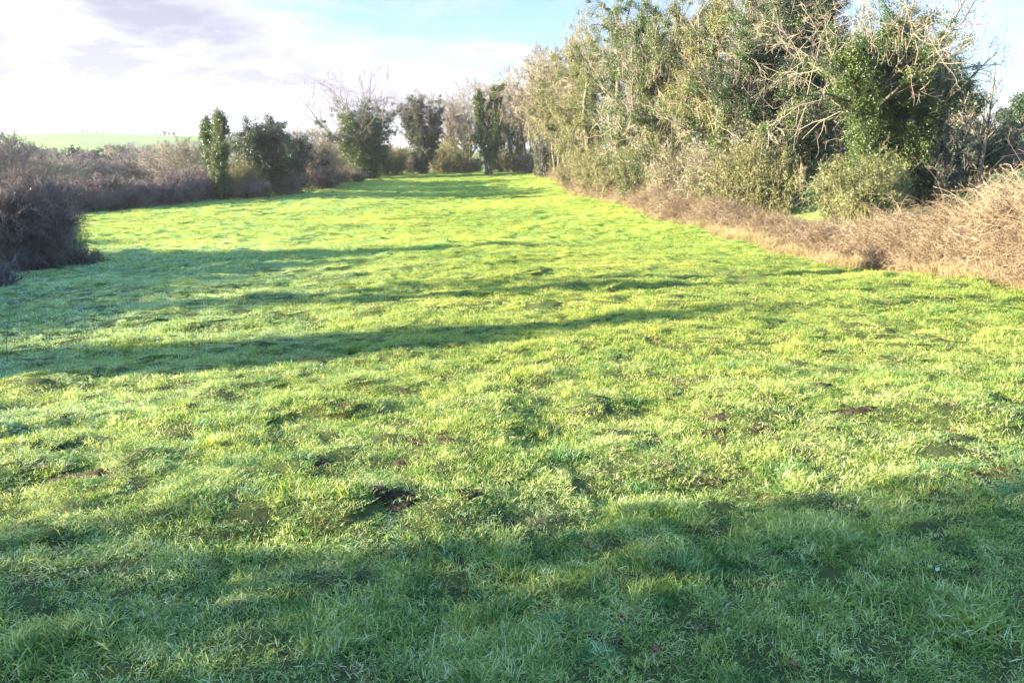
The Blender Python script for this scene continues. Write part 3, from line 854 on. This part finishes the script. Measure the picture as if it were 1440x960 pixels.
# ---- the right hand wall of ivy clad trees
RW = [
    (835, 76, 10, 8.6, 'twig_olive', 'ivy_olive', (.0, .80, .9, 1050, 100), 'tree at the left end of the tall row, bare limbs over the skyline'),
    (868, 66, -30, 8.6, 'twig', 'ivy', (.0, .9, .8, 1050, 100), 'second tree of the tall row, dark ivy high up'),
    (905, 60, -55, 8.6, 'twig', 'ivy', (.0, .85, .9, 1050, 100), 'bright green ivy tree above the pale bramble slope'),
    (950, 56, -70, 8.6, 'twig', 'ivy', (.0, .9, .9, 1050, 100), 'tree with mixed ivy and bare twigs in mid row'),
    (990, 52, -80, 8.6, 'twig_olive', 'ivy_olive', (.0, .85, .9, 1050, 100), 'olive tree left of the dark hollow in the row'),
    (1040, 48, -90, 8.6, 'twig', 'ivy', (.0, .8, .9, 1050, 100), 'green ivied tree with bare twigs right of the dark hollow'),
    (1072, 51, -70, 8.6, 'twig_olive', 'ivy', (.05, .9, 1.1, 1050, 100), 'bright green ivy tree beside the black green one'),
]
for k, (px, D, top, spd, tw, im, iv, lab) in enumerate(RW):
    make_tree('ivy_tree', lab, 'tree', px, D, top, spd, seed=300 + k, trunk_r=.36, stems=3, splay=.16, wig=.19, m=(12, 7, 5, 4), ivy=iv, ivy_mat=im, twig=tw,
              twig_r=.006, leaf=.078, t1=(.12, 1), extra_ivy2=.35, limb_ivy=.7, a1=(35, 75), up=.05)
make_tree('ivy_tree', 'black green tree, densest and darkest of the tall row', 'tree', 1112, 45, -75, 7.0, seed=310, trunk_r=.35, stems=3, splay=.12, m=(16, 8, 6, 3),
          ivy=(.12, 1.0, 1.6, 2600, 95), ivy_mat='ivy_dark', twig='twig_dark', twig_r=.008, leaf=.078, t1=(.2, 1), extra_ivy2=.8)
for k, (px, D, wd, hh, tw, lm, nl, lab) in enumerate([
        (820, 80, 5, 6.1, 'twig_olive', 'ivy_olive', 12600, 'thicket at the left end of the tall row'),
        (850, 70, 5, 6.1, 'twig_olive', 'ivy_olive', 12600, 'thicket under the second tall tree'),
        (880, 62, 4.5, 5.4, 'twig_olive', 'ivy_olive', 16800, 'sunny green thicket above the bramble slope'),
        (915, 54, 4.0, 5.7, 'twig_olive', 'ivy', 28000, 'leafy dark green bush low in the row'),
        (960, 50, 4.0, 5.1, 'twig', 'ivy_olive', 9800, 'beige twiggy thicket under the mid row tree'),
        (1000, 45, 3.5, 4.6, 'twig', 'ivy_olive', 11200, 'twiggy thicket at the dark hollow'),
        (1045, 42, 3.5, 5.4, 'twig_olive', 'ivy_olive', 16800, 'ivied thicket under the feathery olive tree'),
        (1072, 41, 2.8, 4.3, 'twig_olive', 'ivy_olive', 8400, 'yellowish twiggy thicket left of the gap in the row')]):
    make_shrub('thicket', lab, 'shrub', px, D, wd, hh * .74, seed=330 + k, stems=75, twig=tw, leaf_mat=lm, nleaf=nl, leaf=.09, m=(7, 5, 3), twig_r=.009, depth=3.5)

# ---- the hero tree on the right and its neighbours
make_tree('ivy_tree', 'spreading tree with long ivied limbs rising to the right, bright green base', 'tree', 1232, 34, -110, 10.5, seed=401, trunk_r=.30, stems=5, splay=.36,
          m=(7, 6, 5, 4), t1=(.3, 1), ivy=(.0, .82, 1.0, 2500, 105), limb_ivy=.22, ivy_mat='ivy', twig='twig', twig_r=.005, leaf=.068, a1=(30, 65), lean=(.06, 0), up=.05, wig=.16)
make_tree('ivy_tree', 'dark ivied tree behind the right flank of the spreading tree', 'tree', 1294, 42, 78, 4.0, seed=402, trunk_r=.25, stems=3, splay=.12, m=(14, 8, 5, 3),
          ivy=(.0, 1.0, 1.25, 2000, 58), ivy_mat='ivy_dark', twig='twig_dark', twig_r=.008, leaf=.10, extra_ivy2=.5)
make_tree('leaning_tree', 'tree leaning hard to the right with torn dark ivy', 'tree', 1330, 38, 120, 4.0, seed=403, trunk_r=.25, stems=1, m=(16, 7, 5, 3),
          lean=(1.1, .0), ivy=(.0, 1.0, .6, 1000, 50), ivy_mat='ivy_dark', twig='twig', twig_r=.007, leaf=.09, t1=(.1, 1), up=.04)
make_tree('leaning_tree', 'thin limb with dark ivy reaching up to the right edge of the photo', 'tree', 1352, 39, 100, 3.0, seed=405, trunk_r=.18, stems=1, m=(14, 6, 5, 3),
          lean=(1.0, .0), ivy=(.4, 1.0, .5, 500, 45), ivy_mat='ivy_dark', twig='twig_grey', twig_r=.007, leaf=.09, t1=(.1, 1), up=.0)
make_tree('dead_snag', 'bare dead pole standing above the leaning tree', 'tree', 1372, 37, 60, 1.6, seed=404, trunk_r=.12, stems=1, m=(7, 4, 3, 0),
          lean=(.12, 0), twig='twig_grey', twig_r=.008, t1=(.35, .95), wig=.04, len1=.7)
make_shrub('ivy_bush', 'rounded yellow green bush at the foot of the spreading tree', 'bush', 1208, 31, 2.9, 2.6, seed=410, stems=120, twig='twig_olive', leaf_mat='ivy_olive',
           nleaf=26000, leaf=.075, m=(8, 6, 3), twig_r=.005)
make_shrub('ivy_bush', 'dark green bush under the right side of the spreading tree', 'bush', 1285, 35, 3.6, 3.6, seed=411, stems=110, twig='twig_dark', leaf_mat='ivy_dark',
           nleaf=30000, leaf=.085, m=(8, 6, 3), twig_r=.006)
make_shrub('ivy_bush', 'dark bush below the leaning tree at the far right', 'bush', 1325, 40, 3.0, 2.6, seed=412, stems=90, twig='twig_dark', leaf_mat='ivy_dark',
           nleaf=24000, leaf=.09, m=(8, 6, 2), twig_r=.007)
for k, (px, D, top, lab) in enumerate([(1150, 64, 20, 'dim ivied tree seen through the gap beside the black green tree'), (1178, 72, 70, 'dim bare tree seen through the gap in the row'),
                                       (1215, 78, 60, 'dim tree far behind the yellow green bush')]):
    make_tree('ivy_tree', lab, 'tree', px, D, top, 7, seed=420 + k, trunk_r=.28, stems=3, splay=.15, m=(14, 8, 6, 3), ivy=(.0, .7, .9, 1100, 50), ivy_mat='ivy_dark',
              twig='twig_grey', twig_r=.010, leaf=.11)
for k, (px, D, wd, hh, lab) in enumerate([(1180, 66, 5, 2.4, 'dark undergrowth behind the gap in the row'), (1215, 66, 5, 2.8, 'dark undergrowth behind the yellow green bush')]):
    make_shrub('thicket', lab, 'shrub', px, D, wd, hh, seed=430 + k, stems=80, twig='twig_dark', leaf_mat='ivy_dark', nleaf=9000, leaf=.11, m=(7, 5, 2), twig_r=.009)

# ---- hedges
rl = [gxy(px, D)[:2] for px, D in [(1640, 13.5), (1460, 17.3), (1330, 20.5), (1215, 24.5), (1100, 31), (1010, 38.5), (935, 48), (880, 60), (830, 74), (792, 92), (765, 106)]]
_rl = np.array(rl); _rc = np.r_[0, np.cumsum(np.linalg.norm(np.diff(_rl, axis=0), axis=1))]; _rc /= _rc[-1]
def rd(t): return np.interp(t, _rc, _rl[:, 1])
def rh(t): return np.interp(rd(t), [13.5, 17, 20.5, 24.5, 28, 33, 38, 60, 106], [3.0, 2.8, 1.8, 1.15, .75, .75, 1.25, 1.5, 1.6])
make_hedge('bramble_hedge', 'long beige bramble hedge along the right side of the field', rl, rh, lambda t: np.interp(rd(t), [13, 20, 30, 100], [3.6, 3.0, 2.4, 2.4]), 17000,
           seed=501, twig='bramble', m=(7, 4, 0), twig_r=.0030, leaf_mat='bramble_leaf', nleaf=95000, leaf=.045, L0=(.45, 1.0), near=1.6, canes=1500)
rb = [gxy(px, D)[:2] for px, D in [(1330, 50), (1400, 52), (1470, 52), (1560, 50)]]
make_hedge('bramble_hedge', 'far brown bramble hedge below the green hill at the right edge', rb, lambda t: 1.3 + 0 * t, 2.5, 2600, seed=502, twig='twig_dark', m=(5, 4, 0), twig_r=.010)
ll = [(-44, 68), (-38, 61), (-33.5, 60), (-31, 68), (-30, 74)]
make_hedge('hedge', 'dark purple brown hedge closing the low left corner of the field', ll, lambda t: 1.9 + 0 * t, 3.0, 7000, seed=503, twig='twig_dark', m=(6, 5, 0), twig_r=.012, arch=-.02, L0=(1.0, 1.9))
ll2 = [(-50, 52), (-42, 54), (-38, 57), (-36, 62)]
make_hedge('hedge', 'greyer hedge behind the round bush at the left edge', ll2, lambda t: 2.2 + 0 * t, 3.2, 4500, seed=504, twig='twig_grey', m=(6, 5, 0), twig_r=.011, arch=-.02, L0=(1.0, 1.9))

# ---- left foreground bush
make_shrub('thorn_bush', 'large round dark thorn bush with frosty tips at the left edge', 'bush', 40, 28, 2.9, 3.0, seed=600, stems=380, twig='twig_dark', m=(10, 7, 3), twig_r=.0055, splay=.45,
           leaf_mat='ivy_dark', nleaf=6000, leaf=.05, stem_r=.022)
make_shrub('thorn_bush', 'second dark thorn bush cut by the left edge of the photo', 'bush', -45, 29, 3.6, 3.0, seed=601, stems=200, twig='twig_dark', m=(9, 7, 3), twig_r=.0055, splay=.45)
make_shrub('weed_clump', 'low grey weeds at the left edge below the round bush', 'shrub', -2, 22.5, 1.1, .95, seed=602, stems=60, twig='twig_grey', m=(7, 5, 0), twig_r=.005)
make_shrub('weed_clump', 'low tangle of dead stems beside the wooden post', 'shrub', 112, 28.5, 1.6, .75, seed=603, stems=70, twig='twig_dark', m=(7, 5, 0), twig_r=.006)

# ---- bare shrubs and trees on the left and in the valley
for k, (px, D, top, spd, tw, lab) in enumerate([
        (12, 74, 172, 7, 'twig_grey', 'tall pale bare tree at the left edge'),
        (48, 82, 205, 7, 'twig', 'pinkish bare bush tree behind the left hedge'),
        (85, 88, 218, 7, 'twig_grey', 'grey bare tree behind the left hedge'),
        (-30, 70, 180, 7, 'twig_grey', 'bare tree partly outside the left edge'),
        (268, 92, 188, 7, 'twig', 'pale bare tree left of the ivy column'),
        (245, 105, 196, 7, 'twig', 'pale bare tree seen over the left hedge'),
        (220, 120, 205, 7, 'twig_grey', 'low bare tree in front of the ivied valley tree')]):
    make_tree('bare_tree', lab, 'tree', px, D, top, spd, seed=620 + k, trunk_r=.14, stems=4, splay=.3, m=(9, 7, 5, 4), twig=tw, twig_r=.013, t1=(.15, 1))
make_tree('ivy_tree', 'valley tree with a yellow green ivied trunk and round bare crown', 'tree', 196, 130, 202, 9, seed=640, trunk_r=.3, stems=2, splay=.3, m=(12, 8, 6, 4),
          ivy=(0, .55, .6, 350, 45), ivy_mat='ivy_olive', twig='twig', twig_r=.018, leaf=.15)
for k, (px, D, top, spd, mt, lab) in enumerate([
        (122, 150, 205, 6, 'ivy_dark', 'dark round tree in the valley, leftmost'), (72, 160, 210, 6, 'ivy_dark', 'dark valley tree behind the grey hedge'),
        (152, 165, 208, 7, 'ivy_grey', 'grey green valley tree beside the dark round one'), (165, 140, 222, 5, 'ivy_dark', 'small dark valley tree left of the ivied trunk'),
        (232, 138, 208, 6, 'ivy_dark', 'dark valley tree right of the ivied trunk'), (262, 128, 222, 6, 'ivy_dark', 'dark rounded tree just behind the hedge, left of the ivy column')]):
    make_tree('evergreen_tree', lab, 'tree', px, D, top, spd, seed=650 + k, trunk_r=.25, stems=2, splay=.2, m=(10, 6, 4, 0), ivy=(.05, 1, 1.6, 500, 45), ivy_mat=mt,
              extra_ivy2=1.0, twig='twig_grey', twig_r=.018, leaf=.20)

# far tree lines: one bare and one leafy model, copied
def copy_tree(src, x, y, s, rz, label, group):
    c = src.copy(); COL.objects.link(c)
    z = float(H(np.array([x]), np.array([y]))[0])
    c.location = (x, y, z); c.scale = (s, s, s); c.rotation_euler = (0, 0, rz)
    c['label'] = label; c['group'] = group
    for ch in src.children:
        d = ch.copy(); COL.objects.link(d); d.parent = c
    return c
rngF = np.random.default_rng(77)
GB = 'far bare trees in the valley'; GL = 'far dark trees in the valley'
LB = 'far grey bare tree in the wooded valley below the green hill'
LL = 'far dark leafy tree in the wooded valley below the green hill'
x0, y0, _ = gxy(110, 190)
fb = make_tree('far_bare_tree', LB, 'tree', 0, 0, 0, 8, xy=(x0, y0), height=7.5, seed=700, trunk_r=.25, stems=3, splay=.3, m=(10, 7, 5, 3), twig='twig_grey', twig_r=.03, group=GB)
x0, y0, _ = gxy(180, 200)
fl = make_tree('far_leafy_tree', LL, 'tree', 0, 0, 0, 7, xy=(x0, y0), height=7.0, seed=701, trunk_r=.25, stems=2, splay=.2, m=(9, 5, 3, 0), ivy=(.05, 1, 1.8, 320, 40), ivy_mat='ivy_grey',
               extra_ivy2=1.0, twig='twig_grey', twig_r=.02, leaf=.32, group=GL)
for i in range(64):
    px = -60 + 700 * rngF.random() ** 1.4; D = 165 + 260 * rngF.random() ** 1.3
    x, y, _ = gxy(px, D)
    s = .75 + .55 * rngF.random()
    if rngF.random() < .62: copy_tree(fb, x, y, s, rngF.random() * 6, LB, GB)
    else: copy_tree(fl, x, y, s, rngF.random() * 6, LL, GL)
LV = 'bare tree of the valley wood just behind the low left hedge'
for i in range(20):
    x, y, _ = gxy(40 + 255 * (i + .8 * rngF.random()) / 20, 100 + 60 * rngF.random())
    copy_tree(fb, x, y, .62 + .34 * rngF.random(), rngF.random() * 6, LV, 'bare trees of the wood behind the low hedge')
LH = 'tiny dark tree of the hedge line on the crest of the green hill'
for i in range(16):
    px = 112 + 42 * i / 9 + 2 * rngF.random() if i < 9 else 208 + 42 * (i - 9) / 7
    x, y, _ = gxy(px, 745 + 12 * rngF.random())
    copy_tree(fl, x, y, .22 + .2 * rngF.random() + (.25 if i > 12 else 0), rngF.random() * 6, LH, 'trees along the crest of the far hill')

# ---- trees and hedge beyond the left edge of the photograph; their shadows fall across the field
def sh(px, row, X):
    """where a tree at x = X must stand for its shadow to end at this spot, and its height"""
    tx, ty = pixel_ground(px, row)
    Ls = (tx - X) / cos(BEHIND)
    y = ty - Ls * sin(BEHIND)
    zt = float(base_h(np.array([tx]), np.array([ty]))[0]); zb = float(base_h(np.array([X]), np.array([y]))[0])
    return (X, y), (Ls * tan(SUN_EL) + zt - zb) * 1.12
for k, (px, row, X, spd, n, lab) in enumerate([
        (1120, 392, -27, 1.9, 700, 'tall ivied tree of the left boundary, casting the longest shadow'),
        (850, 455, -25, 1.5, 550, 'ivied tree of the left boundary, second shadow from the camera'),
        (530, 498, -22, 2.2, 700, 'ivied tree of the left boundary, nearest broad shadow'),
        (690, 347, -30, 2.8, 900, 'ivied tree of the left boundary near the round bush'),
        (430, 375, -27, 3.6, 800, 'low ivied tree of the left boundary')]):
    xy, hgt = sh(px, row, X)
    print(lab, xy, hgt)
    make_tree('boundary_tree', lab, 'tree', 0, 0, 0, spd, xy=xy, height=hgt, seed=800 + k, trunk_r=.2, stems=2, splay=.05, m=(10, 6, 4, 0), ivy=(0, 1, spd * .38, n, 40),
              ivy_mat='ivy_olive', twig='twig', twig_r=.01, leaf=.13, len1=.35)
for k, (X, off, hgt, spd, lab) in enumerate([(-15, -1.1, 8.0, 5.2, 'dense ivied tree left of the viewpoint'), (-13, -5.0, 8.5, 5.5, 'dense ivied tree behind the viewpoint'),
                                             (-10, -8.6, 8.0, 5.5, 'dense ivied tree far behind the viewpoint')]):
    make_tree('boundary_tree', lab, 'tree', 0, 0, 0, spd, xy=(X, off), height=hgt, seed=820 + k, trunk_r=.3, stems=3, splay=.15, m=(14, 7, 5, 0), ivy=(0, 1, spd * .42, 1300, 45),
              ivy_mat='ivy_olive', twig='twig', twig_r=.01, leaf=.14, extra_ivy2=1.0)
BL = [(-17, -2), (-17, 2), (-17.5, 8), (-18, 14), (-19.5, 20), (-23, 28), (-32, 42), (-40, 52)]
_bl = np.array(BL, float); _bc = np.r_[0, np.cumsum(np.linalg.norm(np.diff(_bl, axis=0), axis=1))]; _bc /= _bc[-1]
def bh(t):
    y = np.interp(t, _bc, _bl[:, 1])
    return np.interp(y, [-3, 1.5, 2.5, 5.5, 6.4, 8.2, 9, 15, 16, 19, 20, 23.5, 25, 34, 52], [1.7, 1.9, 2.6, 2.5, 1.9, 1.9, 3.0, 3.4, 2.5, 3.4, 4.0, 3.2, 2.6, 2.4, 2.2])
make_hedge('hedge', 'tall boundary hedge of uneven height running down the left side of the field', BL, bh, 2.2, 9000,
           seed=505, twig='twig_dark', m=(5, 3, 0), twig_r=.010, leaf_mat='ivy_olive', nleaf=60000, leaf=.12)

# ------------------------------------------------------------------ small things
def soil_patch(i, x, y, s):
    rng = np.random.default_rng(900 + i)
    acc = Acc()
    z0 = float(H(np.array([x]), np.array([y]))[0])
    # a low crumbly mound pressed into the turf
    nr_, na_ = 7, 18
    rr_ = np.linspace(0.02, 1, nr_)[:, None]; aa_ = np.linspace(0, 2 * pi, na_, endpoint=False)[None]
    lob = 1 + .28 * np.sin(aa_ * 2 + i) + .18 * np.sin(aa_ * 3 + 2 * i) + rng.normal(0, .06, (1, na_))
    bx = rr_ * lob * np.cos(aa_) * s * .95; by = rr_ * lob * np.sin(aa_) * s * .62
    bz = H(x + bx, y + by) - z0 + .012 + s * .10 * (1 - rr_ ** 2) + rng.normal(0, s * .035, bx.shape) - .03 * (rr_ > .95)
    bi = np.arange(nr_ * na_).reshape(nr_, na_); bn = np.roll(bi, -1, 1)
    acc.add(np.stack([bx, by, bz], -1).reshape(-1, 3), np.stack([bi[:-1], bi[1:], bn[1:], bn[:-1]], -1).reshape(-1, 4))
    for k in range(int(16 + 90 * s)):
        r = s * .9 * math.sqrt(rng.random()); a = rng.random() * 2 * pi
        cx, cy = r * cos(a) * 1.2, r * sin(a) * .8
        cz = float(H(np.array([x + cx]), np.array([y + cy]))[0]) - z0
        cs = s * (.04 + .13 * rng.random() ** 1.5)
        nu, nv_ = 8, 5
        th = np.linspace(0, 2 * pi, nu, endpoint=False); ph = np.linspace(.15, pi - .15, nv_)
        T, Pp = np.meshgrid(th, ph)
        rad = cs * (1 + rng.normal(0, .14, T.shape))
        v = np.stack([rad * np.sin(Pp) * np.cos(T) + cx, rad * np.sin(Pp) * np.sin(T) + cy, rad * np.cos(Pp) * .62 + cz + cs * .1], -1).reshape(-1, 3)
        idx = np.arange(nu * nv_).reshape(nv_, nu); nx = np.roll(idx, -1, 1)
        q = np.stack([idx[:-1], idx[1:], nx[1:], nx[:-1]], -1).reshape(-1, 4)
        acc.add(v, q)
        cap = np.array([[idx[0, 0], idx[0, 2], idx[0, 4], idx[0, 6]]]) + acc.n - nu * nv_
        acc.q.append(cap)
    o = obj('soil_patch', acc.mesh('soil_patch', M['soil'], smooth=True), loc=(x, y, z0))
    tag(o, label='small dark patch of bare crumbly soil in the grass', cat='soil', group='bare soil patches in the field')
for i, (x, y, s) in enumerate(SOILP): soil_patch(i, x, y, s)

def stalk(name, label, cat, px, row, length, lean, r, mat, seed, twigs=0, parts=None):
    rng = np.random.default_rng(seed)
    x, y = pixel_ground(px, row); z = float(H(np.array([x]), np.array([y]))[0])
    p, rad = grow(rng, np.array([[0, 0, -.02]]), np.array([[lean[0], lean[1], 1.0]]), np.array([length]), np.array([r]), 9, up=.0, wig=.06, tip=.35)
    acc = Acc(); acc.add(*tubes(p, rad, 5))
    if twigs:
        c = spawn(rng, p, rad, np.array([length]), twigs, .3, 1, .4, .9, .3, .6, .3)
        pp, rr = grow(rng, *c, 4, up=.03, wig=.1, tip=.4); acc.add(*tubes(pp, rr, 4))
    o = obj(name, acc.mesh(name, M[mat]), loc=(x, y, z))
    tag(o, label=label, cat=cat)
    return o, p
stalk('dead_stalk', 'pale broken straw stalk above a brown leaf in the foreground', 'stalk', 1101, 944, .14, (-.25, .1), .0022, 'straw', 1)
stalk('grass_stem', 'thin upright dark grass stem in the right foreground', 'stalk', 1127, 905, .30, (.05, .1), .0016, 'ivy_dark', 2)
stalk('sapling', 'thin leafless curved sapling standing in the grass at the left edge', 'sapling', 8, 508, .95, (.18, .05), .007, 'twig_dark', 3, 3)
stalk('dry_weed', 'thin dry weed stem left of centre near the bare soil', 'stalk', 160, 648, .22, (-.05, .1), .003, 'twig_dark', 4, 3)
stalk('dry_weed', 'dry weed stem in the shadow band at the left', 'stalk', 243, 498, .45, (.0, .1), .004, 'twig_dark', 5, 3)
stalk('dry_weed', 'dark docken stem low in the frosty shade at the left', 'stalk', 78, 530, .4, (.1, .1), .005, 'twig_dark', 6, 4)
stalk('grass_stem', 'thin bent grass stem above the big tuft in the foreground', 'stalk', 965, 750, .22, (.6, .1), .0018, 'straw', 7)
M['leaf_brown'] = simple_mat('brown_dead_leaf', [(.09, .040, .02), (.17, .08, .04)], .6, .1, 20, 0)
def dead_leaf(px, row, s, lab, seed):
    rng = np.random.default_rng(seed)
    x, y = pixel_ground(px, row); z = float(H(np.array([x]), np.array([y]))[0]) + .035
    U, V = np.meshgrid(np.linspace(-1, 1, 9), np.linspace(-1, 1, 7), indexing='ij')
    wv = (1 - U ** 2) ** .6 * .42
    v = np.stack([U * s, V * wv * s, s * (.25 * V ** 2 + .12 * U ** 2 + .05 * np.sin(U * 6))], -1).reshape(-1, 3)
    idx = np.arange(63).reshape(9, 7)
    q = np.stack([idx[:-1, :-1], idx[1:, :-1], idx[1:, 1:], idx[:-1, 1:]], -1).reshape(-1, 4)
    o = obj('dead_leaf', mesh_from('dead_leaf', v, q, M['leaf_brown']), loc=(x, y, z))
    o.rotation_euler = (.3, .1, rng.random() * 3)
    md = o.modifiers.new('thickness', 'SOLIDIFY'); md.thickness = .001
    tag(o, label=lab, cat='leaf')
dead_leaf(1112, 946, .035, 'reddish brown dead leaf lying at the foot of the pale stalk', 1)
dead_leaf(922, 922, .03, 'curled brown dead leaf in the right foreground grass', 2)
dead_leaf(535, 705, .04, 'small tan dead leaf beside the soil patch, left of centre', 3)

def post():
    x, y, z = gxy(109, 28)
    nseg = 10
    zz = np.linspace(-.3, 1.02, nseg)
    a = np.arange(10) * 2 * pi / 10
    rng = np.random.default_rng(4)
    rr = .062 * (1 + rng.normal(0, .05, (nseg, 10)))
    v = np.stack([rr * np.cos(a) + zz[:, None] * .04, rr * np.sin(a), zz[:, None] + 0 * rr], -1).reshape(-1, 3)
    idx = np.arange(nseg * 10).reshape(nseg, 10); nx = np.roll(idx, -1, 1)
    q = np.stack([idx[:-1], nx[:-1], nx[1:], idx[1:]], -1).reshape(-1, 4)
    t = idx[-1]
    cap = np.array([[t[0], t[1], t[2], t[3]], [t[0], t[3], t[4], t[5]], [t[0], t[5], t[6], t[7]], [t[0], t[7], t[8], t[9]]])
    o = obj('fence_post', mesh_from('fence_post', v, np.r_[q, cap], M['post'], smooth=False), loc=(x, y, z))
    tag(o, label='short weathered wooden post right of the round dark bush', cat='post')
post()

# ------------------------------------------------------------------ the damp winter air
def haze():
    b = np.array([[x, y, z] for z in (-30, 48) for y in (-3600, 3600) for x in (-3600, 3600)], float)
    q = np.array([[0, 2, 3, 1], [4, 5, 7, 6], [0, 1, 5, 4], [2, 6, 7, 3], [0, 4, 6, 2], [1, 3, 7, 5]])
    m = bpy.data.materials.new('haze'); m.use_nodes = True
    t = m.node_tree; t.nodes.clear()
    v = t.nodes.new('ShaderNodeVolumePrincipled'); o = t.nodes.new('ShaderNodeOutputMaterial')
    v.inputs['Color'].default_value = (.93, .92, 1, 1); v.inputs['Density'].default_value = 0.00017; v.inputs['Anisotropy'].default_value = 0.15
    t.links.new(v.outputs[0], o.inputs['Volume'])
    return tag(obj('haze', mesh_from('haze', b, q, m, smooth=False)), kind='stuff')
haze()
